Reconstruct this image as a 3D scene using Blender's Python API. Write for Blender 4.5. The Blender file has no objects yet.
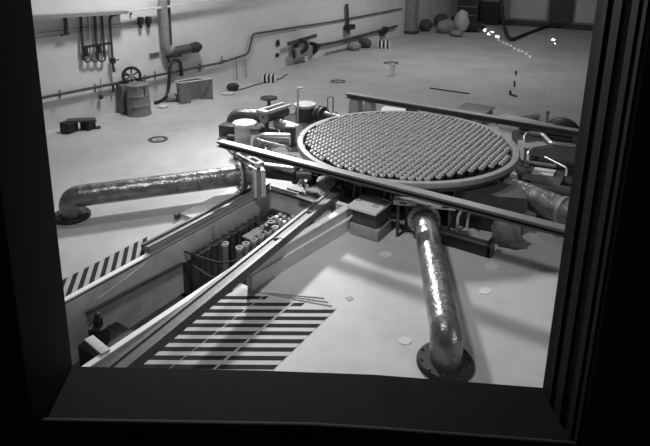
import bpy, bmesh, math, random
from mathutils import Vector, Matrix
random.seed(7)
sc = bpy.context.scene
col = sc.collection
V = Vector

# ------------------------------------------------------------------ camera
FPX = 565.0; PX, PY = 310.0, 84.0
TH = math.atan(134/565.0)
YAW = math.atan(400/(FPX/math.cos(TH)))
CAM = V((4.876, -10.960, 5.1))
FH = V((-math.sin(YAW), math.cos(YAW), 0)); RT = V((math.cos(YAW), math.sin(YAW), 0)); UZ = V((0, 0, 1))
FW = FH*math.cos(TH) - UZ*math.sin(TH); UP = UZ*math.cos(TH) + FH*math.sin(TH)
cam = bpy.data.cameras.new('camera'); co = bpy.data.objects.new('camera', cam); col.objects.link(co)
cam.sensor_fit = 'HORIZONTAL'; cam.sensor_width = 36; cam.lens = 36*FPX/650
cam.shift_x = (325-PX)/650; cam.shift_y = (PY-223)/650
cam.clip_start = .02; cam.clip_end = 200
M = Matrix((RT, UP, -FW)).transposed().to_4x4(); M.translation = CAM
co.matrix_world = M
sc.camera = co

def at(x, y, z=0.0):
    """ground-plan position of a photograph pixel at height z"""
    r = FW*FPX + RT*(x-PX) - UP*(y-PY)
    return CAM + r*((z-CAM.z)/r.z)
def atx(x, y, X=-10.2):
    r = FW*FPX + RT*(x-PX) - UP*(y-PY)
    return CAM + r*((X-CAM.x)/r.x)
def aty(x, y, Y):
    r = FW*FPX + RT*(x-PX) - UP*(y-PY)
    return CAM + r*((Y-CAM.y)/r.y)

# ------------------------------------------------------------------ world, lights, exposure
w = bpy.data.worlds.new('world'); sc.world = w; w.use_nodes = True
w.node_tree.nodes['Background'].inputs[0].default_value = (.5, .5, .5, 1)
w.node_tree.nodes['Background'].inputs[1].default_value = 0.03
sc.view_settings.view_transform = 'Standard'; sc.view_settings.look = 'None'
sc.view_settings.exposure = 0.92; sc.view_settings.gamma = 1.0
sc.view_settings.use_curve_mapping = False
def area(name, loc, tgt, size, power, spread=180):
    l = bpy.data.lights.new(name, 'AREA'); l.shape = 'DISK'; l.size = size; l.energy = power; l.spread = math.radians(spread)
    o = bpy.data.objects.new(name, l); col.objects.link(o); o.location = loc
    o.rotation_euler = (V(tgt)-V(loc)).to_track_quat('-Z', 'Y').to_euler(); return o
def spot(name, loc, tgt, power, cone, blend, rad):
    l = bpy.data.lights.new(name, 'SPOT'); l.energy = power; l.spot_size = math.radians(cone); l.spot_blend = blend; l.shadow_soft_size = rad
    o = bpy.data.objects.new(name, l); col.objects.link(o); o.location = loc
    o.rotation_euler = (V(tgt)-V(loc)).to_track_quat('-Z', 'Y').to_euler(); return o
spot('hall_flood_lamp', (-8.6, 5.2, 8.2), (4.0, -5.2, 0), 4700, 82, 1.0, .55)
area('right_flood_lamp', (9.5, -5.5, 4.2), (-1, -3.6, 0), 1.6, 58)
area('ceiling_fill_near', (.3, -7.2, 8.6), (-.6, -2.6, 0), 1.0, 50, 75)  # unseen overhead fill added to brighten the head of the pit
area('ceiling_fill_left', (-6.8, 0.5, 9.0), (-10.2, 0.5, .8), 1.2, 170, 130)  # added fill aimed at the left wall to brighten it
area('ceiling_fill_middle', (-3.0, 13.0, 9.0), (-7, 13, 0), 2.5, 260)  # fill added for the middle of the hall, no fixture in view
area('ceiling_fill_far', (-4.0, 24.0, 9.0), (-4, 24, 0), 2.5, 26)  # weak fill added for the far end, out of view
area('control_room_fill', tuple(CAM - FH*.6 + UZ*1.4 - RT*.7), tuple(CAM + FH*1.1 - UZ*1.0), .6, .45)  # dim unseen fill added behind the camera to lift frame and sill

# ------------------------------------------------------------------ materials
def mat(name, c, rough=.6, metal=0., var=.0, scale=6., bump=0., bscale=40., spec=.5, stains=0.):
    m = bpy.data.materials.new(name); m.use_nodes = True
    nt = m.node_tree; b = nt.nodes['Principled BSDF']
    b.inputs['Roughness'].default_value = rough; b.inputs['Metallic'].default_value = metal
    b.inputs['Specular IOR Level'].default_value = spec
    b.inputs['Base Color'].default_value = (c, c, c, 1)
    tc = nt.nodes.new('ShaderNodeNewGeometry')
    if var:
        n = nt.nodes.new('ShaderNodeTexNoise'); n.inputs['Scale'].default_value = scale; n.inputs['Detail'].default_value = 5
        n.inputs['Roughness'].default_value = .65
        nt.links.new(tc.outputs['Position'], n.inputs['Vector'])
        r = nt.nodes.new('ShaderNodeMapRange'); r.inputs[1].default_value = .3; r.inputs[2].default_value = .7
        r.inputs[3].default_value = c*(1-var); r.inputs[4].default_value = c*(1+var)
        nt.links.new(n.outputs[0], r.inputs[0])
        out = r.outputs[0]
        if stains:
            n2 = nt.nodes.new('ShaderNodeTexNoise'); n2.inputs['Scale'].default_value = .55; n2.inputs['Detail'].default_value = 7
            nt.links.new(tc.outputs['Position'], n2.inputs['Vector'])
            r2 = nt.nodes.new('ShaderNodeMapRange'); r2.inputs[1].default_value = .38; r2.inputs[2].default_value = .56
            r2.inputs[3].default_value = 1-stains; r2.inputs[4].default_value = 1.0
            nt.links.new(n2.outputs[0], r2.inputs[0])
            mu = nt.nodes.new('ShaderNodeMath'); mu.operation = 'MULTIPLY'
            nt.links.new(out, mu.inputs[0]); nt.links.new(r2.outputs[0], mu.inputs[1]); out = mu.outputs[0]
        cc = nt.nodes.new('ShaderNodeCombineColor')
        for i in range(3): nt.links.new(out, cc.inputs[i])
        nt.links.new(cc.outputs[0], b.inputs['Base Color'])
    if bump:
        n = nt.nodes.new('ShaderNodeTexNoise'); n.inputs['Scale'].default_value = bscale; n.inputs['Detail'].default_value = 4
        nt.links.new(tc.outputs['Position'], n.inputs['Vector'])
        bp = nt.nodes.new('ShaderNodeBump'); bp.inputs['Strength'].default_value = bump; bp.inputs['Distance'].default_value = .03
        nt.links.new(n.outputs[0], bp.inputs['Height']); nt.links.new(bp.outputs[0], b.inputs['Normal'])
    return m
FLOOR = mat('painted_concrete_floor', .50, .5, 0, .07, 3.0, .04, 20, .4, .14)
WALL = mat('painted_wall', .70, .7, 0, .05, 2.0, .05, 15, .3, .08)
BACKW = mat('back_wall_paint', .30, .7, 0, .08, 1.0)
CONC = mat('pit_concrete', .58, .75, 0, .16, 2.5, .2, 20, .3, .2)
DEEP = mat('pit_floor_and_shade', .05, .8, 0, .3, 2.0)  # dark pit floor, also stands for the unlit depth on the walls
WHITE = mat('white_paint', .86, .5, 0, .05, 8)
LIGHTG = mat('light_grey_paint', .58, .5, 0, .12, 5, .1, 30)
MIDG = mat('mid_grey_paint', .27, .5, 0, .18, 5, .1, 30)
DARKG = mat('dark_grey_paint', .06, .5, 0, .3, 5, .1, 30)
BLACK = mat('black_rubber', .018, .6, 0, .2, 8)
FRAME = mat('window_frame_steel', .013, .75, 0, .15, 3, spec=.2)
FRAME2 = mat('window_frame_gasket', .015, .7, 0, .15, 3, spec=.25)
PIPE = mat('pipe_lagging', .24, .30, .55, .45, 5, .7, 9)
PIPED = mat('dark_pipe_steel', .16, .35, .8, .3, 6, .3, 14)
STEEL = mat('brushed_steel', .45, .35, .6, .15, 8, .1, 40)
RAILM = mat('rail_steel', .10, .45, .3, .3, 4, .1, 30)
RAILT = mat('rail_polished_top', .24, .4, .3, .15, 6)
FIT = mat('fitting_steel_lit_tops', .40, .38, .25, .25, 5.0)
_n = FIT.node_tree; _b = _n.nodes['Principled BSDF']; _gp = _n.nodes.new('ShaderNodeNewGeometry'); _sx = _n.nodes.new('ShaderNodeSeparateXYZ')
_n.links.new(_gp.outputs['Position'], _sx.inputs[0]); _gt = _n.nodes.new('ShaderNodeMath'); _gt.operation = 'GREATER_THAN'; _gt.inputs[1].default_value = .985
_n.links.new(_sx.outputs['Z'], _gt.inputs[0]); _mr = _n.nodes.new('ShaderNodeMapRange'); _mr.inputs[3].default_value = .05; _mr.inputs[4].default_value = .36  # step by height paints lit tops pale and shaded gaps dark
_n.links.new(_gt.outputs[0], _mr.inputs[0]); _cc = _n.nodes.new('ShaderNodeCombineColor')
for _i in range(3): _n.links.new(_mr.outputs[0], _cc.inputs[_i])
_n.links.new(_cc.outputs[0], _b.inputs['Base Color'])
FITD = mat('fitting_collar', .10, .5, .3, .3, 5.0)
STRIPE = mat('dark_stripe_paint', .025, .8, 0, .25, 6, spec=.12)
PAINTL = mat('light_stripe_paint', .40, .55, 0, .10, 6)
WIREM = mat('wall_pipe_dark', .07, .5, .2, .2, 10)
CLOTH = mat('sack_cloth', .30, .9, 0, .25, 9, .6, 14)
CLOTHD = mat('sack_cloth_dark', .09, .9, 0, .25, 9, .6, 14)
def emis(name, s):
    m = bpy.data.materials.new(name); m.use_nodes = True; nt = m.node_tree; nt.nodes.clear()
    o = nt.nodes.new('ShaderNodeOutputMaterial'); e = nt.nodes.new('ShaderNodeEmission'); e.inputs[1].default_value = s
    nt.links.new(e.outputs[0], o.inputs[0]); return m
GLASS = bpy.data.materials.new('window_glass'); GLASS.use_nodes = True
nt = GLASS.node_tree; nt.nodes.clear()
_o = nt.nodes.new('ShaderNodeOutputMaterial'); _t = nt.nodes.new('ShaderNodeBsdfTransparent'); _g = nt.nodes.new('ShaderNodeBsdfGlossy')
_t.inputs[0].default_value = (.97, .97, .97, 1); _g.inputs['Roughness'].default_value = 0.0; _m = nt.nodes.new('ShaderNodeMixShader')
_m.inputs[0].default_value = .05
nt.links.new(_t.outputs[0], _m.inputs[1]); nt.links.new(_g.outputs[0], _m.inputs[2]); nt.links.new(_m.outputs[0], _o.inputs[0])

# ------------------------------------------------------------------ mesh helpers
OFF = {}
class MB:
    def __init__(s): s.bm = bmesh.new()
    def box(s, c, size, rot=None, bev=0.0):
        r = bmesh.ops.create_cube(s.bm, size=1.0)
        m = Matrix.Translation(V(c)) @ ((rot.to_4x4() if rot else Matrix.Identity(4))) @ Matrix.Diagonal((size[0], size[1], size[2], 1))
        bmesh.ops.transform(s.bm, matrix=m, verts=r['verts'])
        if bev:
            es = list({e for v in r['verts'] for e in v.link_edges})
            bmesh.ops.bevel(s.bm, geom=es, offset=bev, segments=2, affect='EDGES', profile=.6)
        return s
    def bar(s, p0, p1, w, h, bev=0.0, zoff=0.0):
        """rectangular bar from p0 to p1; w sideways, h up, centred"""
        p0, p1 = V(p0), V(p1); d = p1-p0; L = d.length; d.normalize()
        side = UZ.cross(d)
        if side.length < 1e-4: side = V((1, 0, 0))
        side.normalize(); up = d.cross(side)
        R = Matrix((d, side, up)).transposed()
        return s.box((p0+p1)/2+up*zoff, (L, w, h), R, bev)
    def cyl(s, p0, p1, r0, r1=None, seg=20, cap=True):
        p0, p1 = V(p0), V(p1); r1 = r0 if r1 is None else r1
        d = (p1-p0); L = d.length
        q = UZ.rotation_difference(d.normalized()).to_matrix().to_4x4()
        m = Matrix.Translation((p0+p1)/2) @ q
        bmesh.ops.create_cone(s.bm, cap_ends=cap, segments=seg, radius1=r0, radius2=r1, depth=L, matrix=m)
        return s
    def sph(s, c, r, sc_=(1, 1, 1), seg=16, noise=0.0, rot=0.0):
        x = bmesh.ops.create_uvsphere(s.bm, u_segments=seg, v_segments=max(6, seg//2), radius=r)
        for v in x['verts']:
            n = 1+noise*(random.random()-.5)
            v.co = V((v.co.x*sc_[0]*n, v.co.y*sc_[1]*n, v.co.z*sc_[2]*n))
        bmesh.ops.transform(s.bm, matrix=Matrix.Translation(V(c)) @ Matrix.Rotation(rot, 4, 'Z'), verts=x['verts'])
        return s
    def tube(s, pts, r, seg=16, bend=0.0, nb=6, cap=True, radii=None):
        pts = [V(p) for p in pts]
        if bend:
            out = [pts[0]]
            for i in range(1, len(pts)-1):
                a, b, c = pts[i-1], pts[i], pts[i+1]
                t = min(bend, (a-b).length*.49, (c-b).length*.49)
                s0 = b+(a-b).normalized()*t; s1 = b+(c-b).normalized()*t
                for k in range(nb+1):
                    u = k/nb; out.append(s0*(1-u)**2 + b*2*u*(1-u) + s1*u*u)
            out.append(pts[-1]); pts = out
        rings = []; prev = None
        for i, p in enumerate(pts):
            if i == 0: t = pts[1]-p
            elif i == len(pts)-1: t = p-pts[i-1]
            else: t = (pts[i+1]-p).normalized()+(p-pts[i-1]).normalized()
            t.normalize()
            if prev is None:
                n = t.orthogonal().normalized()
            else:
                n = (prev - t*prev.dot(t)).normalized()
            prev = n; b = t.cross(n); rr = radii[i] if radii else r
            rings.append([s.bm.verts.new(p+(n*math.cos(a)+b*math.sin(a))*rr) for a in [2*math.pi*k/seg for k in range(seg)]])
        for i in range(len(rings)-1):
            for k in range(seg):
                s.bm.faces.new((rings[i][k], rings[i][(k+1) % seg], rings[i+1][(k+1) % seg], rings[i+1][k]))
        if cap:
            s.bm.faces.new(rings[0][::-1]); s.bm.faces.new(rings[-1])
        return s
    def prism(s, poly, z0, z1):
        a = [s.bm.verts.new((p[0], p[1], z0)) for p in poly]; b = [s.bm.verts.new((p[0], p[1], z1)) for p in poly]
        n = len(poly); s.bm.faces.new(a[::-1]); s.bm.faces.new(b)
        for i in range(n): s.bm.faces.new((a[i], a[(i+1) % n], b[(i+1) % n], b[i]))
        return s
    def lathe(s, c, prof, seg=32, axis=None, a0=0., a1=2*math.pi):
        """prof: list of (r, z) closed profile around the vertical (or the given) axis through c"""
        q = UZ.rotation_difference(V(axis).normalized()).to_matrix() if axis is not None else Matrix.Identity(3)
        full = abs(a1-a0-2*math.pi) < 1e-6; n = seg if full else seg+1
        R = [[s.bm.verts.new(V(c)+q @ V((r*math.cos(a0+(a1-a0)*k/seg), r*math.sin(a0+(a1-a0)*k/seg), z))) for r, z in prof] for k in range(n)]
        m = len(prof)
        for k in range(n if full else n-1):
            A, B = R[k], R[(k+1) % n]
            for i in range(m): s.bm.faces.new((A[i], B[i], B[(i+1) % m], A[(i+1) % m]))
        return s
    def quad(s, *ps):
        s.bm.faces.new([s.bm.verts.new(V(p)) for p in ps]); return s
    def build(s, name, material, parent=None, smooth=True, base=None):
        bm = s.bm; bmesh.ops.remove_doubles(bm, verts=bm.verts, dist=1e-5); bmesh.ops.recalc_face_normals(bm, faces=bm.faces)
        if parent is not None: off = OFF[parent.name]
        else:
            if base is None:
                xs = [v.co.x for v in bm.verts]; ys = [v.co.y for v in bm.verts]; zs = [v.co.z for v in bm.verts]
                off = V(((min(xs)+max(xs))/2, (min(ys)+max(ys))/2, min(zs)))
            else: off = V(base)
        for v in bm.verts: v.co -= off
        if smooth:
            for f in bm.faces: f.smooth = True
            for e in bm.edges:
                if len(e.link_faces) == 2 and e.calc_face_angle(0) > math.radians(38): e.smooth = False
        me = bpy.data.meshes.new(name); bm.to_mesh(me); bm.free()
        me.materials.append(material)
        o = bpy.data.objects.new(name, me); col.objects.link(o)
        if parent is not None: o.parent = parent
        else: o.location = off
        OFF[o.name] = off
        return o
def tag(o, label=None, cat=None, group=None, kind=None):
    if label: o['label'] = label
    if cat: o['category'] = cat
    if group: o['group'] = group
    if kind: o['kind'] = kind
    return o
def thing(name, loc, label, cat, group=None):
    o = bpy.data.objects.new(name, None); o.empty_display_size = .1; col.objects.link(o); o.location = V(loc); OFF[o.name] = V(loc)
    return tag(o, label, cat, group)
def struct(name, mb, m, **k): return tag(mb.build(name, m, **k), kind='structure')

# ================================================================== SETTING
XW, YB, CEIL = -10.2, 29.4, 9.6
XR = 14.0; YF = -22.0
PL, PR, PE = -2.35, -.73, -2.0          # pit: left, right, end
f = MB()
def fl(x0, x1, y0, y1): f.quad((x0, y0, 0), (x1, y0, 0), (x1, y1, 0), (x0, y1, 0))
fl(XW, PL, YF, YB); fl(PL, XR, PE, YB); fl(PL, XR, YF, -9.5)
fl(PR, XR, -9.5, -5.05); f.quad((-.34, -5.05, 0), (XR, -5.05, 0), (XR, -2.5, 0), (-.17, -2.5, 0)); fl(PR, XR, -2.5, PE)
struct('floor', f, FLOOR, smooth=False)
struct('wall_left', MB().box((XW-.15, (YF+YB)/2, CEIL/2), (.3, YB-YF, CEIL)), WALL, smooth=False)
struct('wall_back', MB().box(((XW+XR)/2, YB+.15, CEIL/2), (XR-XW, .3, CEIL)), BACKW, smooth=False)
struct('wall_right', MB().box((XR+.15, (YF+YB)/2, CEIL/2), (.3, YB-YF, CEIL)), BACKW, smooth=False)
struct('ceiling', MB().box(((XW+XR)/2, (YF+YB)/2, CEIL+.15), (XR-XW, YB-YF, .3)), BACKW, smooth=False)
# pit shell: shallow part, deep part
ZS, ZD = -1.1, -3.2
m = MB().box((PL-.1, (-9.5+PE)/2, ZD/2-.02), (.2, 9.5+PE+.2, -ZD-.04)); struct('wall_pit_left', m, CONC, smooth=False)
m = MB().box(((PL-.42)/2, PE+.1, ZD/2-.02), (-.42-PL, .2, -ZD-.04)); struct('wall_pit_end', m, CONC, smooth=False)
m = MB(); m.box((PR+.1, (-9.5-5.05)/2, ZD/2-.02), (.2, 4.45, -ZD-.04)); m.prism([(-.34, -5.05), (-.14, -5.05), (.03, -2.5), (-.17, -2.5)], ZD, -.04)
m.box((-.54, -5.15, ZD/2-.02), (.38, .2, -ZD-.04)); m.box((-.45, -2.4, ZD/2-.02), (.56, .2, -ZD-.04))
struct('wall_pit_right', m, CONC, smooth=False)
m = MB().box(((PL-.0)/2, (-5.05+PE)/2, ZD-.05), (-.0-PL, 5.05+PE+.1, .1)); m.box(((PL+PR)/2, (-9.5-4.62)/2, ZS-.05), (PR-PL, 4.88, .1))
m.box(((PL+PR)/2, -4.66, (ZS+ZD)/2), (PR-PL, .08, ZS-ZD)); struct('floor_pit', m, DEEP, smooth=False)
# stepped concrete curb to the right of the pit and low curb along the shallow part
m = MB()
m.prism([(-.335, -5.1), (-.24, -5.1), (.02, -2.6), (.02, -2.42), (-.45, -2.42), (-.45, -2.50), (-.165, -2.50)], 0, .24)
m.prism([(-.335, -5.1), (-.27, -5.1), (-.04, -2.6), (-.04, -2.42), (-.45, -2.42), (-.45, -2.50), (-.165, -2.50)], .24, .40)
struct('trim_1', m, LIGHTG, smooth=False)
m = MB().prism([(-.34, -5.11), (-.265, -5.11), (-.03, -2.6), (-.03, -2.41), (-.46, -2.41), (-.46, -2.51), (-.17, -2.51)], .40, .425)
struct('trim_2', m, WHITE, smooth=False)
m = MB().box((-.69, -6.85, .08), (.06, 3.65, .16)); struct('trim_3', m, LIGHTG, smooth=False)
m = MB().box((-.70, -6.85, .172), (.09, 4.1, .024)); struct('trim_4', m, WHITE, smooth=False)
m = MB().box((-2.38, -7.1, .012), (.09, 3.5, .024)); struct('trim_5', m, WHITE, smooth=False)
m = MB().box(((PL-1.17)/2, PE+.05, .05), (PL*-1-1.17+.0, .07, .1)); struct('trim_6', m, WHITE, smooth=False)

m = MB().box((PL+.03, -3.3, (ZD-.5)/2), (.06, 2.6, -ZD-.5)); m.box((-1.5, PE-.03, (ZD-.42)/2), (1.6, .06, -ZD-.42)); struct('pit_shade_liner', m, DEEP, smooth=False)  # dark liner added to paint the deep pit walls as unlit
# window wall of the control room, square to the view; opening with jambs and sill
D0, D1 = 1.0, 1.2            # near and far face
def wp(s, d, z): return CAM + FH*d + RT*s + UZ*(z-CAM.z)
sl, sr_t, sr_b = -.4905*D1, .5116*D1, .485*D1
zb_l, zb_m, zb_r = CAM.z-.836*D1, CAM.z-.846*D1, CAM.z-.888*D1
ZT = CAM.z+.25
W = 5.5
def wallring(m, d0, d1, e, zlo=0.0, zhi=CEIL, W=W):
    """slab with opening grown by e"""
    op = [(sl-e, ZT), (sl-e, zb_l-e), (-.12, zb_m-e-.0), (.16, zb_m-e-.012), (sr_b+e, zb_r-e), (sr_t+e, ZT)]
    def pr(poly):
        a = [m.bm.verts.new(wp(s, d0, z)) for s, z in poly]; b = [m.bm.verts.new(wp(s, d1, z)) for s, z in poly]
        n = len(poly); m.bm.faces.new(a); m.bm.faces.new(b[::-1])
        for i in range(n): m.bm.faces.new((a[i], b[i], b[(i+1) % n], a[(i+1) % n]))
    pr([(-W, zlo), (-W, zhi), (op[0][0], zhi), op[1], (op[1][0], zlo)])
    for i in range(1, 4): pr([(op[i][0], zlo), op[i], op[i+1], (op[i+1][0], zlo)])
    pr([(op[4][0], zlo), op[4], (op[5][0], ZT), (op[5][0], zhi), (W, zhi), (W, zlo)])
    pr([(op[0][0], ZT), (op[0][0], zhi), (op[5][0], zhi), (op[5][0], ZT)])
m = MB(); wallring(m, D0, D1, 0.0); struct('wall_control_room', m, FRAME, smooth=False)
# mouldings on the jambs and sill
m = MB()
for d, wd, th in ((1.155, .018, .005), (1.11, .030, .004), (1.05, .022, .004), (1.02, .012, .003)):
    for (s0, z0, s1, z1, sg) in ((sr_b, zb_r, sr_t, ZT, -1),):
        a = [wp(s0, d-wd/2, z0), wp(s0+sg*th, d-wd/2, z0), wp(s0+sg*th, d+wd/2, z0), wp(s0, d+wd/2, z0)]
        b = [wp(s1, d-wd/2, z1), wp(s1+sg*th, d-wd/2, z1), wp(s1+sg*th, d+wd/2, z1), wp(s1, d+wd/2, z1)]
        va = [m.bm.verts.new(p) for p in a]; vb = [m.bm.verts.new(p) for p in b]
        m.bm.faces.new(va); m.bm.faces.new(vb[::-1])
        for i in range(4): m.bm.faces.new((va[i], va[(i+1) % 4], vb[(i+1) % 4], vb[i]))
struct('trim_7', m, FRAME2, smooth=False)
m = MB()
m.tube([wp(sl, 1.018, zb_l+.004), wp(.0, 1.018, zb_m+.004), wp(.16, 1.018, zb_m-.008), wp(sr_b, 1.018, zb_r+.004)], .014, 10)
struct('trim_8', m, FRAME)
m = MB().quad(wp(sl-.01, 1.185, zb_r-.03), wp(sr_t+.01, 1.185, zb_r-.03), wp(sr_t+.01, 1.185, ZT+.01), wp(sl-.01, 1.185, ZT+.01))
struct('window_1', m, GLASS, smooth=False)

# floor markings
m = MB()
for k in range(-8, 16):
    t = math.tan(math.radians(34.2)); yr = -6.0+.195*(k-1)
    xc = min(1.07, (-5.10-yr+.7276)/.36-.12)
    def strip(x0, x1):
        x1 = min(x1, xc)
        if x1 <= x0+.02: return
        ya, yb_ = yr-(1.07-x0)*t, yr-(1.07-x1)*t
        m.prism([(x0, ya-.05), (x1, yb_-.05), (x1, yb_+.045), (x0, ya+.045)], .004, .007)
    strip(-.66, -.015); strip(.0, .44); strip(.475, 1.07)
STR = m
pl = MB().prism([(-.66, -8.5), (1.07, -8.5), (1.07, -4.74), (-.05, -5.11), (-.66, -5.16)], .0005, .004)
hz = tag(pl.build('hazard_marking', PAINTL, smooth=False), 'light floor panel with dark diagonal bars, in front of the stepped concrete curb', 'floor marking')
OFF[hz.name] = hz.location.copy()
STR.build('dark_bar_pattern', STRIPE, hz, smooth=False)
for k in range(3):
    e = MB().bar((-.16+.12*k, -5.10+.06*k, .008), (.98-.10*k, -4.74+.05*k, .008), .02, .010); e.build('edge_strip', MIDG, hz, smooth=False)
pl = MB().prism([(-2.93, -9.0), (-2.44, -9.0), (-2.44, -5.35), (-2.86, -4.93), (-2.93, -4.98)], .0005, .004)
hz = tag(pl.build('hazard_marking', PAINTL, smooth=False), 'light floor strip with short dark bars along the left edge of the pit', 'floor marking')
m = MB()
for k in range(-10, 9):
    y = -6.83+.2*k
    xa, xb = -2.46, -2.90
    if y+.47 > -4.95: xb = -2.7
    m.prism([(xa, y), (xa, y+.10), (xb, y+.10+(xa-xb)*.96), (xb, y+(xa-xb)*.96)], .004, .007)
m.build('dark_bar_pattern', STRIPE, hz, smooth=False)

# ================================================================== REACTOR VESSEL
RZ = 1.0
ves = thing('reactor_vessel', (0, 0, 0), 'large round vessel head packed with upright tube fittings inside a grey rim', 'reactor vessel')
MB().lathe((0, 0, 0), [(0.01, .012), (1.52, .012), (1.52, .80), (.01, .80)], 72).build('vessel_body', DARKG, ves)
MB().lathe((0, 0, 0), [(2.28, .80), (2.28, .85), (0.01, .85), (.01, .80)], 72).build('deck_plate', BLACK, ves)
m = MB()
for a0, a1 in ((206.5, 385.0), (25.6, 206)):
    m.lathe((0, 0, 0), [(2.25, RZ-.03), (2.27, RZ), (2.38, RZ), (2.40, RZ-.03), (2.40, RZ-.09), (2.25, RZ-.09)], 60, None, math.radians(a0), math.radians(a1))
m.build('rim', mat('rim_paint', .24, .45, .2, .15, 5), ves)
MB().lathe((0, 0, 0), [(2.10, RZ-.20), (2.34, RZ-.20), (2.37, RZ-.15), (2.35, RZ-.12), (2.10, RZ-.09)], 96).build('lower_flange', DARKG, ves)
for k in range(24):
    a = math.radians(k*15+4); MB().box((1.90*math.cos(a), 1.90*math.sin(a), .70), (.72, .03, .20), Matrix.Rotation(a, 3, 'Z')).build('stiffener_rib', DARKG, ves, smooth=False)
for q in ((1.72, -1.42), (2.12, -.98), (-1.55, -1.5), (-1.4, 1.7), (1.5, 1.6), (.1, 2.2), (2.2, .1), (-2.2, .3)):
    MB().box((q[0]*.97, q[1]*.97, .33), (.15, .15, .66), None, .005).build('support_leg', BLACK, ves)
# hexagonal lattice of channel fittings
P = .1475; rows = []
ang = math.radians(30); ux = V((math.cos(ang), math.sin(ang), 0)); uy = V((-math.sin(ang), math.cos(ang), 0))
pts = []
for j in range(-18, 19):
    for i in range(-18, 19):
        p = ux*(P*(i+(.5 if j % 2 else 0))) + uy*(P*.866*j)
        if p.length > 2.20: continue
        if p.x*.87-p.y*.50 > 2.02: continue
        pts.append(p)
pts.sort(key=lambda p: (p-CAM).length)
def fitting_geo(mb, c, s=1.0):
    x, y = c.x, c.y
    h = random.uniform(-.008, .008)
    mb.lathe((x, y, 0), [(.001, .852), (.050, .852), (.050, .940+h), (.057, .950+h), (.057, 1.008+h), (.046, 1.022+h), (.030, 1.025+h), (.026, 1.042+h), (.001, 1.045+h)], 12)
fm = MB(); fitting_geo(fm, V((0, 0, 0)))
proto = None
for p in pts[:100]:
    if proto is None:
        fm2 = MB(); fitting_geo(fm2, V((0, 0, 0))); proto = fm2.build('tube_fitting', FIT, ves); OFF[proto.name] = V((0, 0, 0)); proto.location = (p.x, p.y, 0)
    else:
        o = proto.copy(); o.location = (p.x, p.y, random.uniform(-.006, .006)); o.parent = ves; col.objects.link(o)
rest = MB()
for p in pts[100:]: fitting_geo(rest, p)
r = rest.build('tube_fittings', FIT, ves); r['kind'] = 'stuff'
fm.bm.free()
ves.location = (-.13, .02, 0)
# ================================================================== BEAMS OVER THE VESSEL
def rail(name, p0, p1, w, h, label, cat='beam', top=True, posts=(), zb=None):
    p0, p1 = V(p0), V(p1)
    t = thing(name, (p0.x, p0.y, min(p0.z, p1.z)-h if zb is None else zb), label, cat)
    d = (p1-p0).normalized(); side = UZ.cross(d).normalized()
    m = MB(); m.bar(p0-UZ*(h/2), p1-UZ*(h/2), w*.25, h)
    m.bar(p0-UZ*(h-.012), p1-UZ*(h-.012), w, .024); m.bar(p0-UZ*.012-side*0, p1-UZ*.012, w, .024)
    m.build('web', RAILM, t, smooth=False)
    if top:
        MB().bar(p0+UZ*.012, p1+UZ*.012, w*.95, .024, .004).build('top_strip', RAILT, t, smooth=False)
    for q in posts:
        MB().box((q[0], q[1], (p0.z-h)/2), (q[2], q[2], p0.z-h-.0), None, .005).build('post', DARKG, t)
    return t
rail('crossing_beam', (-3.27, -2.56, 1.10), (4.7, -2.56, 1.10), .19, .10, 'long steel beam crossing in front of the vessel head', posts=((4.5, -2.56, .16),), zb=0)
rail('crossing_beam', (-3.15, 2.58, 1.10), (4.6, 2.58, 1.10), .20, .12, 'long steel beam crossing behind the vessel head', posts=((-1.2, 2.58, .16), (.4, 2.58, .16), (4.3, 2.58, .16)), zb=0)

# rails along the pit
t = thing('pit_rail', (-.2, -5, 0), 'dark steel rail running across the pit beside the stepped curb', 'rail')
ra, rb = V((.06, -8.2, .49)), V((-.50, -2.15, .49))
MB().bar(ra, rb, .23, .12, .006).build('rail_body', mat('rail_grey', .10, .5, .1, .25, 4), t, smooth=False)
sd = UZ.cross((rb-ra).normalized())
for sg in (-1, 1): MB().bar(ra+sd*sg*.085+UZ*.07, rb+sd*sg*.085+UZ*.07, .06, .025, .004).build('rail_lip', RAILM, t, smooth=False)
for u in (.03, .97):
    q = ra.lerp(rb, u); MB().box((q.x, q.y, .215), (.10, .10, .43)).build('rail_foot', DARKG, t, smooth=False)
for u in (.62, .8): MB().bar(ra.lerp(rb, u)+sd*.04+UZ*.071, ra.lerp(rb, u)-sd*.10+UZ*.071+V((0, .06, 0)), .02, .03).build('joint_mark', BLACK, t, smooth=False)
m = thing('pit_rail', (-2.5, -5.3, 0), 'flanged steel rail on the floor along the left edge of the pit', 'rail')
MB().box((-2.50, -3.62, .05), (.26, 3.3, .10), None, .006).build('rail_base', MIDG, m, smooth=False)
MB().box((-2.42, -3.62, .12), (.06, 3.36, .04)).build('top_rail', RAILT, m, smooth=False)
MB().box((-2.56, -3.62, .12), (.05, 3.36, .04)).build('top_rail', RAILM, m, smooth=False)
tag(MB().prism([(-3.02, -4.0), (-2.66, -4.0), (-2.66, -2.5), (-3.02, -2.5)], 0, .07).build('concrete_pad', LIGHTG, smooth=False), 'low light concrete pad beside the left pit rail', 'pad')
tag(MB().prism([(-3.06, -4.12), (-2.96, -4.16), (-2.96, -4.04)], 0, .11).build('wedge_block', DARKG, smooth=False), 'small dark wedge block at the corner of the concrete pad', 'block')

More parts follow.
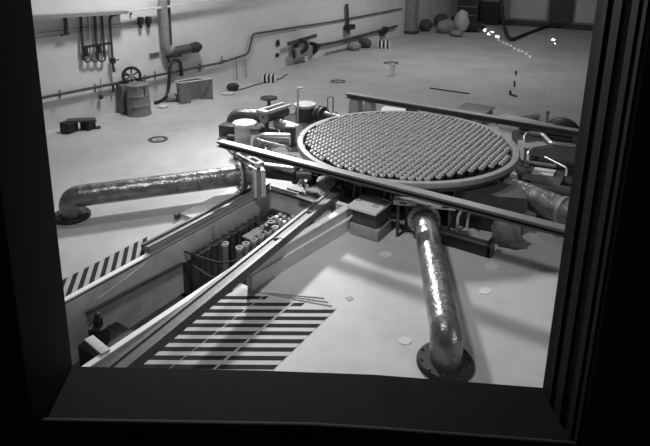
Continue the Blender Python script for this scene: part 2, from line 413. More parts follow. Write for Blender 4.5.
# ================================================================== BIG PIPES
def bigpipe(name, pts, r, label, flange_at=None, mt=PIPE, bend=.35, fr=.36, collar=None):
    b = V(pts[0]); t = thing(name, (pts[-1][0], pts[-1][1], 0), label, 'pipe')
    MB().tube(pts, r, 28, bend, 10).build('pipe_run', mt, t)
    if flange_at:
        x, y = flange_at
        m = MB().lathe((x, y, 0), [(r*.98, .001), (fr, .001), (fr+.0, .045), (fr-.02, .075), (r*.98, .075)], 40)
        fo = m.build('floor_flange', BLACK, t)
        for k in range(10):
            a = 2*math.pi*k/10; q = V((x+(fr-.05)*math.cos(a), y+(fr-.05)*math.sin(a), .07)); MB().cyl(q, q+UZ*.025, .016, seg=6).build('bolt', DARKG, fo)
    return t
p_in = at(424, 218, .42); p_el = V((2.80, -4.93, .42))
tF = bigpipe('coolant_pipe', [(p_in.x-.04, p_in.y+.08, .42), (2.80, -4.93, .42), (2.80, -4.93, .01)], .205, 'thick shiny pipe running from the vessel towards the window and down through the floor', (2.80, -4.93), bend=.42)
lp = V((-2.52, -2.23, .42))
tL = bigpipe('coolant_pipe', [lp, (-4.76, -5.22, .42), (-4.76, -5.22, .01)], .215, 'long thick pipe running left from the vessel to an elbow by the window frame', (-4.76, -5.22), bend=.42)
tR = bigpipe('coolant_pipe', [at(505, 189, .60), at(520, 193, .60), at(567, 212, .60), at(600, 226, .60)], .24, 'thick pipe leaving the vessel on the right beside the window frame', None, bend=.2)
qa, qb_ = at(520, 193, .60), at(567, 212, .60); MB().lathe(qa.lerp(qb_, .93), [(.24, -.03), (.262, -.03), (.262, .03), (.24, .03)], 32, qb_-qa).build('pipe_band', STEEL, tR)
# duct from vessel to right pipe
d = thing('duct_housing', (1.9, -.9, 0), 'dark tapered housing with a small white tag at the right front of the vessel', 'housing')
g4 = [at(452, 186, .84), at(468, 176, .84), at(498, 172, .84), at(520, 182, .84), at(528, 196, .84), at(500, 194, .84)]
MB().prism([(p.x, p.y) for p in g4], .50, .79).build('housing_body', mat('housing_dark', .05, .5, 0, .3, 5), d, smooth=False)
MB().prism([(p.x*.98, p.y*.9) for p in g4], .0, .50).build('housing_support', BLACK, d, smooth=False)
q = at(496, 181, .794); MB().box((q.x, q.y, .794), (.11, .07, .004), Matrix.Rotation(.5, 3, 'Z')).build('tag_plate', WHITE, d, smooth=False)

# ---- gate valves at the pipe starts
def gate_valve(c, dirv, label, bodymat, wplate, ztop, ydir=None, yoff=.06, fr=.29, foff=.13, gap=.06):
    d = V((dirv[0], dirv[1], 0)).normalized(); s = V((-d.y, d.x, 0)); c = V((c[0], c[1], 0))
    R = Matrix((s, -d, UZ)).transposed()
    t = thing('gate_valve', c, label, 'valve')
    MB().box(c-d*.12+UZ*.33, (.60, .26, .60), R, .02).build('valve_body', bodymat, t)
    yd = V((ydir[0], ydir[1], 0)).normalized() if ydir else s; yn = V((yd.y, -yd.x, 0)); R2 = Matrix((yd, -yn, UZ)).transposed() if yn.dot(d) > 0 else Matrix((yd, yn, UZ)).transposed()
    if yn.dot(d) < 0: yn = -yn
    yc = c+d*yoff+UZ*ztop
    m = MB()
    for sg in (-1, 1): m.box(yc+yn*sg*gap, (wplate, .05, .09), R2, .004)
    for u in (-.46, 0, .46): m.box(yc+yd*u*wplate, (.10, gap*2, .09), R2)
    yk = m.build('yoke_plate', LIGHTG, t)
    for sg in (-.68, 0, .68): MB().box(yc+yn*(gap+.026)+yd*sg*wplate*.5, (.24 if sg == 0 else .12, .008, .026), R2).build('slot', BLACK, yk, smooth=False)
    for sg in (-1, 1):
        q = c+d*yoff+yd*sg*wplate*.42
        MB().box((q.x, q.y, (ztop-.05)/2), (.055, .07, ztop-.05), R2, .005).build('yoke_leg', MIDG if bodymat != DARKG else DARKG, t)
    for off_ in (foff, foff+.09):
        fo = MB().lathe(c+d*off_+UZ*.42, [(.20, -.02), (fr, -.02), (fr, .02), (.20, .02)], 36, d).build('flange', MIDG if off_ > foff else DARKG, t)
    for k in range(16):
        a = 2*math.pi*k/16; q = c+UZ*(.42+(fr-.04)*math.sin(a))+s*((fr-.04)*math.cos(a))
        MB().cyl(q+d*(foff+.10), q+d*(foff+.14), .020, seg=6).build('bolt', STEEL, fo)
    return t
gate_valve((1.16, -1.93), (1.55, -2.87), 'dark gate valve with slotted pale yoke plate at the start of the front pipe', DARKG, 1.08, .70, yoff=.22, ydir=(1.04, .40), foff=.22)
vl = at(251, 176, .42); y0 = at(240, 152, .80); y1 = at(267, 166, .80)
gate_valve((vl.x, vl.y), (-2.31, -3.09), 'pale gate valve with slotted top plate at the start of the left pipe', LIGHTG, .80, .80, ydir=(y1.x-y0.x, y1.y-y0.y), yoff=.02, fr=.33, foff=.16, gap=.08)
# shiny pipe running on behind the left valve
t = thing('pipe_section', at(283, 190, 0), 'short dark polished pipe between the left gate valve and the vessel', 'pipe')
a, b = at(264, 170, .5), at(296, 174, .5)
MB().tube([a, b], .17, 24).build('pipe_run', PIPED, t)
MB().lathe(b, [(.10, -.03), (.22, -.03), (.22, .03), (.10, .03)], 24, b-a).build('flange', PIPED, t)
MB().tube([b, b+V((.3, .16, 0)), ], .10, 20).build('pipe_neck', RAILM, t)

# ================================================================== COVER PLATES, CABINET
pz = .16
poly = [at(295.7, 195, pz), at(320.8, 180.6, pz), at(336, 189.6, pz), at(318, 203, pz)]
t = thing('cover_plate', (poly[0].x+.4, poly[0].y, 0), 'flat white cover plate with two lifting rings at the head of the pit', 'cover')
MB().prism([(p.x, p.y) for p in poly], .13, pz).build('plate', WHITE, t, smooth=False)
MB().prism([(-1.95, -1.94), (-1.0, -1.94), (-1.25, -1.3), (-1.8, -1.3)], 0, .13).build('plate_support', MIDG, t, smooth=False)
for a in ((316, 194), (323, 192)):
    q = at(a[0], a[1], pz+.01); MB().lathe(q, [(.045, -.008), (.06, -.008), (.06, .006), (.045, .006)], 20).build('lifting_ring', STEEL, t)
q = at(334.5, 180, .2)
t = thing('floor_grating', (q.x, q.y, 0), 'small slotted steel grating between the white cover plate and the front beam', 'grating')
g4 = [at(326, 179.7, .2), at(330.6, 175.5, .2), at(344, 179.7, .2), at(338.5, 184.5, .2)]
for k in range(6):
    u = k/5; A = g4[0].lerp(g4[3], u); B = g4[1].lerp(g4[2], u); MB().bar(A, B, .035, .03).build('bar', LIGHTG, t, smooth=False)
for A, B in ((g4[0], g4[3]), (g4[1], g4[2])): MB().bar(A, B, .03, .035).build('side_rail', LIGHTG, t, smooth=False)
for p in g4: MB().cyl((p.x, p.y, 0), (p.x, p.y, .185), .02, seg=8).build('foot', DARKG, t)
# junction cabinet
cx, cy = .36, -2.46
t = thing('equipment_box', (.36, -2.44, 0), 'square two-step steel box with pale lid and two lifting rings beside the pit curb', 'box')
MB().box((.37, -2.44, .11), (.58, .54, .22), None, .008).build('plinth', MIDG, t)
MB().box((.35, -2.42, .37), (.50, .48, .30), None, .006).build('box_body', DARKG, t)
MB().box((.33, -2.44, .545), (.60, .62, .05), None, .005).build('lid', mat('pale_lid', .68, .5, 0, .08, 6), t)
for a in ((359, 200), (376, 206)):
    q = at(a[0], a[1], .575); MB().lathe((q.x, q.y, .574), [(.04, -.004), (.055, -.004), (.055, .01), (.04, .01)], 20).build('lifting_ring', STEEL, t)

# ================================================================== UPPER-LEFT PUMP GROUP
darkening_outline = [at(218, 139, .05), at(232, 124, .05), at(262, 122, .05), at(296, 112, .05), at(338, 112, .05), at(334, 122, .05), at(308, 132, .05), at(297, 146, .05), at(304, 163, .05), at(262, 160, .05), at(232, 153, .05)]
tag(MB().prism([(p.x, p.y) for p in darkening_outline], 0, .05).build('pump_shade_plate', mat('pump_shade_grey', .10, .6, 0, .5, 3), smooth=False), 'dark plate added for the shade under the pumps at the left of the vessel', 'shade plate')  # dark plate added to stand for the shade under the pumps
for a, b, z0, rr, lab in (((236, 152), (252, 157), .2, .07, 'dark pipe under the left end of the front beam'), ((268, 152), (296, 158), .22, .06, 'dark pipe just behind the front beam, left of the vessel'), ((262, 128), (276, 131), .2, .08, 'dark pipe between the slanted actuator and the shiny bent pipe')):
    tag(MB().tube([V((at(a[0], a[1], z0).x, at(a[0], a[1], z0).y, .0)), at(a[0], a[1], z0), at(b[0], b[1], z0), V((at(b[0], b[1], z0).x, at(b[0], b[1], z0).y, .0))], rr, 12, .1).build('dark_pipe', DARKG), lab, 'pipe')
p = at(225, 137, 0)
tag(MB().box((p.x, p.y+.15, .17), (.44, .34, .33), Matrix.Rotation(.3, 3, 'Z'), .015).build('motor_box', DARKG), 'dark steel box at the far left end of the pump group', 'box')
p = at(228, 141, 0)
t = tag(MB().tube([(p.x, p.y, .10), (p.x+.26, p.y+.12, .10)], .095, 18).build('hose_coupling', DARKG), 'short dark coupling lying in front of the dark pump box', 'coupling')
def tank(c, r, h, cap, label, bm_=LIGHTG, seg=8, capr=1.0, capoff=0.0):
    t = thing('pump_housing', c, label, 'pump')
    MB().lathe(c, [(.001, .0), (r*.92, .0), (r*.92, .05), (r*.85, .06), (r*.85, h*.45), (r*.9, h*.47), (r*.9, h*.53), (r*.85, h*.55), (r*.85, h-.1), (.001, h-.1)], 28).build('casing', bm_, t)
    MB().lathe(V(c)+RT*capoff, [(.001, h-.10), (r*capr, h-.10), (r*capr*1.02, h-.02), (r*capr*.85, h), (.001, h+.005)], seg).build('cap', cap, t, smooth=False)
    return t
c = at(243, 150, 0); tank(c, .24, .78, LIGHTG, 'pump with pale eight-sided cap beside the dark box on the left', capr=1.35, capoff=.06)
c = at(305, 122, 0); tt = tank(c, .34, .60, LIGHTG, 'dark banded pump with pale cap at the back left of the vessel', DARKG, 12)
# large arch pipe behind
a = at(233, 133, 0)
t = thing('arch_pipe', a, 'thick arched pipe rising behind the white-capped pump', 'pipe')
q1 = at(240, 116, .42); q2 = at(264, 117, .42)
MB().tube([(a.x-.15, a.y+.1, .02), (a.x-.15, a.y+.25, .45), (q2.x, q2.y, .45)], .20, 24, .38, 8).build('pipe_run', PIPED, t)
MB().lathe((q2.x, q2.y, .45), [(.1, -.03), (.25, -.03), (.25, .03), (.1, .03)], 24, V((q2.x-a.x, q2.y-a.y, 0))).build('flange', MIDG, t)
# elbow in front
t = thing('elbow_pipe', at(258, 152, 0), 'shiny bent pipe between the white-capped pump and the vessel rim', 'pipe')
q1 = at(258.5, 139, .45); q2 = at(290, 140, .45)
MB().tube([(q1.x, q1.y, .01), (q1.x, q1.y, .47), (q2.x, q2.y, .47)], .16, 22, .28, 8).build('pipe_run', mat('elbow_paint', .30, .3, .5, .2, 6), t)
MB().lathe((q1.x, q1.y, .15), [(.155, -.03), (.21, -.03), (.21, .03), (.155, .03)], 24).build('collar', LIGHTG, t)
qb = at(291, 146, 0)
t = thing('clamp_block', qb, 'dark clamp block with a pale top, at the left side of the vessel rim', 'block')
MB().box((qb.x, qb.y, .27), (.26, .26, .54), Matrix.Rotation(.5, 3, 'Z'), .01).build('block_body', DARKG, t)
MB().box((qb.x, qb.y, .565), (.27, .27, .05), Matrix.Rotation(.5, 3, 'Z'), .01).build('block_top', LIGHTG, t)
# thin pipe in front
t = tag(MB().tube([at(257, 139, .6), at(262, 141, .6), at(288, 147, .5), at(291, 150, .2)], .03, 10, .1).build('thin_pipe', STEEL), 'thin bright pipe running across the front of the shiny bent pipe', 'pipe')
# actuator
t = thing('valve_actuator', at(276, 135, 0), 'slanted valve actuator with pale slotted guide rails behind the shiny bent pipe', 'actuator')
A, B = at(261, 112, .85), at(287, 104, .85)
dd = (B-A).normalized(); ss = UZ.cross(dd).normalized()
for sg in (-.14, .14): MB().bar(A+ss*sg, B+ss*sg, .07, .06, .006).build('guide_rail', LIGHTG, t)
MB().bar(A, A+dd*.16, .36, .07, .01).build('end_block', LIGHTG, t)
MB().tube([A+dd*.1-UZ*.19, B-UZ*.19-dd*.05], .15, 18).build('cylinder', DARKG, t)
MB().lathe(A+dd*.1-UZ*.17, [(.05, -.03), (.17, -.03), (.17, .03), (.05, .03)], 20, dd).build('end_flange', MIDG, t)
for u in (.2, .8):
    q = A.lerp(B, u); MB().box((q.x, q.y, .33), (.09, .09, .66), None, .01).build('support', DARKG, t)
q = at(269, 110, 0)
t = thing('valve_wheel', q, 'dark flat valve wheel on a stem behind the slanted actuator', 'valve wheel')  # valve wheel, a flat disk on an upright stem
MB().lathe((q.x, q.y, .38), [(.001, 0), (.28, 0), (.28, .05), (.20, .07), (.001, .08)], 28).build('round_top', DARKG, t)
MB().cyl((q.x, q.y, 0), (q.x, q.y, .38), .06).build('stem', DARKG, t)
# bright pipe segment
t = thing('pipe_section', at(290, 133, 0), 'short bright pipe between the slanted actuator and the banded pump', 'pipe')
A, B = at(277, 123, .42), at(299, 130, .42)
MB().tube([A, B], .15, 22).build('pipe_run', STEEL, t); MB().box(((A+B)/2-UZ*.30), (.12, .2, .26)).build('saddle', DARKG, t)
# thin stand post
q = at(298, 124, 0)
t = thing('marker_post', q, 'thin white upright post with a hooked top beside the banded pump', 'post')
MB().tube([(q.x, q.y, .03), (q.x, q.y, 1.12), tuple(V((q.x, q.y, 1.12))+RT*.16)], .035, 10, .07).build('pole', LIGHTG, t)
MB().cyl((q.x, q.y, 0), (q.x, q.y, .04), .14, seg=20).build('foot', LIGHTG, t)
# flanged pipe right of banded pump
A, B = at(318, 113, .35), at(341, 119, .35)
t = thing('flanged_pipe', at(328, 125, 0), 'pipe with thick round flanges leading from the banded pump to the vessel', 'pipe')
MB().tube([A, B], .13, 20).build('pipe_run', PIPED, t)
for u in (.05, .22): MB().lathe(A.lerp(B, u), [(.05, -.04), (.24, -.04), (.24, .04), (.05, .04)], 24, B-A).build('flange', DARKG, t)
MB().box((A.lerp(B, .6)-UZ*.22), (.12, .2, .2)).build('saddle', DARKG, t)
q = at(330, 111, .30)
tag(MB().tube([at(327.5, 112, .45), at(327.5, 97, .45)*0+V((at(327.5, 112, .45).x, at(327.5, 112, .45).y, .92)), V((at(333, 112, .45).x, at(333, 112, .45).y, .92)), at(333, 112, .45)], .022, 10, .07).build('lifting_loop', MIDG), 'upright narrow loop handle on the flanged pipe behind the vessel', 'handle')
A, B = at(337, 120, .3), at(368, 114, .3)
tag(MB().bar(V((A.x, A.y, .17)), V((B.x, B.y, .17)), .35, .33, .01).build('steel_ledge', DARKG), 'dark low ledge at the back left edge of the vessel', 'ledge')
# pedestals
def pedestal(x, label, g=.0):
    q = at(x[0], x[1], 0); z = x[3]; m = MB()
    w0, w1 = x[2], x[2]*.62
    v = []
    for (wx, zz) in ((w0, 0), (w1, z)):
        for sx, sy in ((-1, -1), (1, -1), (1, 1), (-1, 1)): v.append(m.bm.verts.new((q.x+sx*wx/2, q.y+sy*.14, zz)))
    m.bm.faces.new(v[:4][::-1]); m.bm.faces.new(v[4:])
    for i in range(4): m.bm.faces.new((v[i], v[(i+1) % 4], v[4+(i+1) % 4], v[4+i]))
    return tag(m.build('pedestal', MIDG, smooth=False), label, 'pedestal', None)
Yp = 2.58
for px_, lab, wd in ((356, 'leftmost tapered pedestal under the beam behind the vessel', .5), (370, 'second tapered pedestal from the left under the beam behind the vessel', .42)):
    q = aty(px_, 104, Yp); m = MB(); z = .965; v = []
    for (wx, zz) in ((wd, 0), (wd*.5, z)):
        for sx, sy in ((-1, -1), (1, -1), (1, 1), (-1, 1)): v.append(m.bm.verts.new((q.x+sx*wx/2, Yp+sy*.14, zz)))
    m.bm.faces.new(v[:4][::-1]); m.bm.faces.new(v[4:])
    for i in range(4): m.bm.faces.new((v[i], v[(i+1) % 4], v[4+(i+1) % 4], v[4+i]))
    tag(m.build('pedestal', MIDG, smooth=False), lab, 'pedestal')
q = aty(397, 110, 3.1)
tag(MB().lathe((q.x, 3.1, .3), [(.001, -.4), (.45, -.4), (.45, .4), (.001, .4)], 30, (1, .1, 0)).build('drum', LIGHTG), 'pale drum lying under the beam behind the vessel', 'drum')
q = at(407, 104, 0)
t = thing('tool_case', at(400, 106, 0), 'long pale case with a dark end, lying on the floor behind the back beam', 'case')
A, B = at(384, 104, .28), at(414, 106, .28)
MB().bar(V((A.x, A.y, .15)), V((B.x, B.y, .15)), .28, .28, .02).build('case_body', LIGHTG, t)
e = (B-A).normalized(); MB().bar(V((B.x, B.y, .15)), V((B.x, B.y, .15))+V((e.x, e.y, 0))*.12, .26, .26, .02).build('end_cap', DARKG, t)
MB().tube([at(390, 104, .28), V((at(390, 104, .28).x, at(390, 104, .28).y, .42)), V((at(398, 105, .28).x, at(398, 105, .28).y, .42)), at(398, 105, .28)], .02, 8, .05).build('carry_handle', DARKG, t)
# box behind right
t = thing('steel_cabinet', (-.45, 5.85, 0), 'low flat-topped steel cabinet lying beyond the beam behind the vessel', 'cabinet')
MB().box((-.5, 5.85, .15), (.85, 1.0, .28), None, .01).build('cabinet_body', MIDG, t)
MB().box((-.5, 5.85, .30), (.95, 1.1, .04), None, .004).build('cabinet_top', MIDG, t)
MB().box((-.78, 5.31, .24), (.55, .05, .07), None).build('dark_edge', BLACK, t, smooth=False)
# light long objects right back
A, B = at(497, 121, .1), at(538, 116, .1)
tag(MB().tube([A, B], .10, 16).build('cardboard_tube', LIGHTG), 'pale tube lying beyond the right part of the back beam', 'tube')
A, B = at(502, 123, .1), at(550, 135, .1)
tag(MB().bar(V((A.x, A.y, .19)), V((B.x, B.y, .19)), .42, .36, .03).build('padded_case', LIGHTG), 'pale wedge-shaped case behind the right end of the back beam', 'case')
q = at(562, 132, 0)
tag(MB().sph((q.x, q.y, .02), .48, (1.0, .8, .85), 24).build('domed_cover', DARKG), 'dark domed cover beyond the right end of the back beam', 'cover')
q = at(546, 130, 0)
t = thing('stub_post', q, 'thin post with a small knob near the right end of the back beam', 'post')
MB().cyl((q.x, q.y, 0), (q.x, q.y, .50), .03).build('pole', MIDG, t); MB().sph((q.x, q.y, .53), .06).build('knob', MIDG, t)
# right-side handles and boxes
z = .62
tag(MB().tube([V((at(525, 138, z).x, at(525, 138, z).y, .35)), at(525, 136, z), at(528, 133, z), at(543, 134.5, z), at(552, 144, z), at(575, 146, z)], .05, 12, .12).build('bent_pipe', STEEL), 'upper bright bent pipe at the right of the vessel rim', 'pipe')
tag(MB().tube([V((at(528, 154, z).x, at(528, 154, z).y, .3)), at(529, 152, z), at(533, 148.5, z), at(552, 146.5, z)], .045, 12, .1).build('bent_pipe', STEEL), 'lower bright bent pipe at the right of the vessel rim', 'pipe')
g4 = [at(518, 139, .52), at(545, 141, .52), at(549, 145, .52), at(525, 148, .52)]
tag(MB().prism([(p.x, p.y) for p in g4], .0, .50).build('valve_cover', MIDG, smooth=False), 'low grey cover box between the two bright bent pipes', 'cover')
g4 = [at(521, 178, .42), at(530, 165, .42), at(566, 170, .42), at(560, 184, .42)]
t = thing('instrument_case', ((g4[0]+g4[2])/2*1).to_2d().to_3d(), 'dark case with a pale top panel at the right behind the thick pipe', 'case')
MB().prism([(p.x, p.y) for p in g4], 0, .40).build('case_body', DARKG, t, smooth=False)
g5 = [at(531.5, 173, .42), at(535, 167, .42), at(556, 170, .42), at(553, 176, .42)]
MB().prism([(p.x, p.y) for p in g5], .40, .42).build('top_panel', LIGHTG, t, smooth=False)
MB().tube([at(545, 157, .6), at(567, 168, .6), at(566, 176, .45)], .025, 10, .05).build('guard_pipe', STEEL, t)
A, B = at(520, 161, .55), at(556, 166, .55)
tag(MB().tube([A, B], .035, 10).build('conduit', MIDG), 'thin conduit crossing behind the dark instrument case', 'conduit')
q = at(552, 222, .2)
tag(MB().tube([at(538, 216, .22), at(558, 225, .22), V((at(558, 225, .22).x, at(558, 225, .22).y, .0))], .07, 14).build('short_pipe', STEEL), 'short bright pipe below the thick right pipe', 'pipe')

# black slab added to darken the bright floor right of the vessel
darkening_outline = [at(512, 131, .15), at(545, 124, .15), at(600, 128, .15), at(600, 214, .15), at(562, 207, .15), at(548, 196, .15), at(525, 188, .15), at(516, 165, .15)]
tag(MB().prism([(p.x, p.y) for p in darkening_outline], 0, .15).build('darkening_slab', BLACK, smooth=False), 'low black slab added to darken the floor under the pipes at the right of the vessel', 'dark slab')
for a, b, rr, lab in (((524, 158), (575, 164), .10, 'thick dark pipe lying behind the dark instrument case'), ((530, 185), (575, 194), .12, 'thick dark pipe between the instrument case and the big right pipe'), ((520, 127), (572, 136), .09, 'dark pipe lying under the right end of the back beam')):
    tag(MB().tube([at(a[0], a[1], .28), at(b[0], b[1], .28)], rr, 16).build('dark_pipe', DARKG), lab, 'pipe')
# front right low beam with rubbish
t = thing('support_frame', (2.05, -2.0, 0), 'low dark steel sill beam on the floor below the front crossing beam', 'frame')
MB().box((2.05, -2.02, .10), (.86, .18, .20), None, .006).build('sill_beam', BLACK, t)
MB().box((2.05, -2.04, .225), (.90, .12, .05), None, .006).build('cap_strip', MIDG, t)
MB().box((2.46, -2.0, .15), (.07, .22, .30), None, .006).build('end_post', DARKG, t)
# leaning sack
t = tag(MB().sph((2.58, -1.52, .26), 0.28, (1.0, .72, .95), 14, .26).build('sack', mat('sack_grey', .16, .9, 0, .4, 9, .6, 14)), 'slumped grey sack behind the end of the low sill beam', 'sack')
stubs = [((458, 216), (464, 207), (470, 212), 'pale bent wire leftmost above the low sill beam'),
         ((468, 214), (474, 209), (478, 203), 'pale forked wire above the middle of the low sill beam'),
         ((340, 184), (343, 178), (348, 177), 'small bent pipe stub right of the slotted grating'),
         ((354, 190), (356, 183), (360, 180), 'curved pipe stub behind the lid of the two-step box, left one'),
         ((366, 190), (368, 183), (373, 181), 'curved pipe stub behind the lid of the two-step box, right one'),
         ((384, 196), (386, 188), (391, 187), 'curved pipe stub between the two-step box and the dark gate valve'),
         ((303, 178), (310, 174), (322, 175), 'thin pipe under the left part of the front crossing beam')]
for a, b, c, lab in stubs:
    A = at(a[0], a[1], .3); B = at(b[0], b[1], .5); C_ = at(c[0], c[1], .5)
    tag(MB().tube([V((A.x, A.y, .0)), A, B, C_], .028, 10, .08).build('pipe_stub', STEEL if 'wire' not in lab else LIGHTG), lab, 'pipe stub')
def small_valve(px_, py_, lab, m_=MIDG, s=1.0):
    q = at(px_, py_, 0); t = thing('small_valve', q, lab, 'valve')
    MB().cyl(q, q+UZ*.22*s, .06*s).build('valve_body', m_, t); MB().tube([q+V((-.16*s, 0, .12*s)), q+V((.16*s, .0, .12*s))], .05*s, 12).build('valve_pipe', m_, t)
    MB().lathe(q+UZ*.28*s, [(.06*s, -.012), (.09*s, -.012), (.09*s, .012), (.06*s, .012)], 18).build('handwheel', STEEL, t)
    MB().cyl(q+UZ*.2*s, q+UZ*.29*s, .02*s).build('stem', STEEL, t)
small_valve(301, 187, 'small valve on the floor left of the white cover plate', STEEL)
small_valve(311, 181, 'small valve behind the white cover plate, under the beam', MIDG)
small_valve(348, 196, 'small valve behind the pit rail end, beside the two-step box', DARKG)
small_valve(388, 218, 'small pale valve between the two-step box and the front pipe', LIGHTG, .9)
tag(MB().box(at(462, 214, .0)+V((0, 0, .17)), (.20, .20, .34), Matrix.Rotation(.6, 3, 'Z'), .02).build('rubble_block', LIGHTG), 'pale block under the front beam right of the front pipe', 'block')

# ================================================================== PIT CONTENTS
def pit_tube(x, y, zt, r, lab, m_=MIDG, zb=ZD, ring=True, grp=None, cap=LIGHTG):
    t = thing('storage_tube', (x, y, zb), lab, 'tube', grp)
    MB().cyl((x, y, zb), (x, y, zt-.02), r, seg=16).build('tube_body', m_, t)
    MB().lathe((x, y, zt), [(r*.55, -.05), (r*1.08, -.05), (r*1.08, 0), (r*.55, 0)], 18).build('tube_collar', cap, t)
    return t
TB = mat('tube_paint', .10, .45, .4, .3, 5)
for i, (x, y) in enumerate([(193, 253), (199, 250), (205, 247), (212, 243), (218, 240), (225, 236), (231.7, 232), (238, 228), (245, 225), (252, 221), (258.6, 218), (265, 214)]):
    p = at(x, y, -.34); pit_tube(-2.19, p.y, -.34, .085, 'dark upright tube in the row along the left pit wall', TB, grp='dark tubes along the left pit wall', cap=TB)
for i, (x, y) in enumerate([(225, 243), (239.5, 247), (254, 239), (261, 235), (268, 231), (275, 227), (282, 223), (246, 243), (264, 226), (272, 222), (280, 217)]):
    p = at(x, y, -.38)
    pit_tube(p.x, p.y, -.38, .072, 'grey upright tube with open ring top in the front row of the pit', mat('tubem%d' % i, .30, .4, .4, .25, 5), grp='ring topped tubes in the middle of the pit')
k = 0
for j in range(4):
    for i in range(5):
        u, v_ = i/4, j/3
        x = 276+17*u*1.0+13*v_+random.uniform(-.8, .8); y = 216-13*u+8*v_+random.uniform(-.6, .6)
        zt = -.28+random.uniform(-.05, .05); q = at(x, y, zt)
        if q.y > -2.15: continue
        t = thing('tube_head', (q.x, q.y, ZD), 'bright metal tube head in the cluster at the head of the pit', 'tube', 'bright tube heads at the head of the pit')
        MB().cyl((q.x, q.y, ZD), (q.x, q.y, zt-.16), .04, seg=12).build('tube_body', TB, t)
        MB().lathe((q.x, q.y, zt), [(.001, -.16), (.045, -.16), (.055, -.10), (.055, -.02), (.035, 0), (.001, .0)], 14).build('cap', mat('head%d' % k, random.uniform(.3, .7), .4, .2), t); k += 1
for i, (x, y) in enumerate([(-2.02, -2.75), (-1.86, -2.6), (-2.0, -2.45), (-1.8, -2.35), (-1.75, -2.85)]):
    pit_tube(x, y, -.36, .075, 'dark tube in the far left corner of the pit', DARKG, grp='dark tubes in the far left corner of the pit', cap=DARKG)
p3 = at(258, 232, -.4)
t = thing('pit_shelf', (p3.x, p3.y, ZD), 'pale flat shelf plate between the two rows of pit tubes', 'shelf')
A, B = at(246, 238, -.45), at(278, 219, -.45)
MB().bar(A, B, .20, .03).build('shelf_plate', LIGHTG, t, smooth=False)
for u in (.1, .9): q = A.lerp(B, u); MB().cyl((q.x, q.y, ZD), (q.x, q.y, -.46), .03, seg=8).build('shelf_leg', DARKG, t)
for i, (x, y0, y1, lab) in enumerate([(212.5, 227, 245, 'left one of two thin upright rods near the left pit wall'), (219.5, 222, 242, 'right one of two thin upright rods near the left pit wall')]):
    p = at(x, y0, -.1); tag(MB().cyl((p.x, p.y, ZD), (p.x, p.y, -.1), .014, seg=8).build('upright_rod', MIDG), lab, 'rod')
def cable(name, pts, r, lab, m_=BLACK, cat='cable', bend=.2):
    return tag(MB().tube(pts, r, 8, bend).build(name, m_), lab, cat)
cable('pit_cable', [V((-2.33, -4.55, -.28)), at(199, 257, -.3), at(222, 264, -.3), V((-.9, -3.95, -.12))], .018, 'upper dark cable strung across the middle of the pit')
cable('pit_cable', [V((-2.33, -4.62, -.48)), at(192, 265, -.4), at(213, 279, -.4), V((-.9, -4.75, -.15))], .016, 'lower dark cable strung across the middle of the pit')
cable('wall_conduit', [V((-2.315, -6.6, -.36)), V((-2.315, -4.66, -.47))], .03, 'dark conduit along the left wall of the pit', WIREM, 'conduit')
cable('slack_line', [at(98, 299, .0), at(120, 283, .03), at(147, 262, .03), at(163, 250, .18)], .012, 'thin line slanting along the edge of the left pit wall', MIDG, 'line')
# machinery in the near end of the pit
q = V((-1.95, -6.55, ZS))
t = thing('pit_pump', q, 'dark pump with stepped top standing in the near end of the pit', 'pump')
MB().box(q+V((.1, 0, .22)), (.62, .7, .44), None, .03).build('pump_base', BLACK, t)
MB().cyl(q+V((0, -.1, .44)), q+V((0, -.1, .72)), .15).build('pump_column', BLACK, t)
MB().cyl(q+V((0, -.1, .72)), q+V((0, -.1, .86)), .07).build('stem', BLACK, t)
MB().sph(q+V((0, -.1, .88)), .05).build('knob', BLACK, t)
q = V((-1.35, -6.2, ZS))
t = thing('pit_drum', q, 'dark cylindrical drum beside the pump in the near end of the pit', 'drum')
MB().lathe(q, [(.001, .0), (.2, .0), (.2, .5), (.17, .55), (.001, .55)], 24).build('drum_body', BLACK, t)
MB().lathe(q, [(.2, .2), (.215, .2), (.215, .24), (.2, .24)], 24).build('band', DARKG, t)
tag(MB().box((-.90, -7.36, .199), (.42, .12, .03), Matrix.Rotation(-.1, 3, 'Z'), .004).build('cross_plank', LIGHTG), 'short pale plank sticking out over the near end of the pit', 'plank')

# ================================================================== LEFT WALL FITTINGS
X0 = XW
def wpt(x, y, d=.12): return atx(x, y, X0+d)
cable('wall_pipe', [wpt(30, 101), wpt(46, 97), wpt(220, 63), wpt(248, 54), wpt(253, 34), wpt(300, 26.5)], .045, 'long dark pipe running along the lower left wall', WIREM, 'pipe', .15)
cable('wall_conduit', [wpt(301, 26.3, .1), wpt(330, 22, .1), wpt(402, 8.5, .1)], .035, 'thin conduit continuing along the far upper part of the left wall', WIREM, 'conduit')
for i, (x, y, side) in enumerate([(60, 94, 'at the left window edge'), (95, 88, 'left of the handwheel'), (145, 78.5, 'above the barrel'), (155, 75, 'left of the hose coil'), (182, 71, 'right of the hose coil'), (200, 68, 'above the wire crate'), (222, 60, 'near the pipe riser')]):
    A = wpt(x, y-4, .03); B = wpt(x, y+4, .03)
    t = thing('pipe_bracket', B, 'small dark pipe bracket on the left wall, %s' % side, 'bracket')
    MB().bar(A, B, .04, .04).build('bracket_plate', MIDG, t); MB().bar(wpt(x-3, y+1, .2), wpt(x+4, y, .2), .02, .02).build('bracket_arm', WIREM, t)
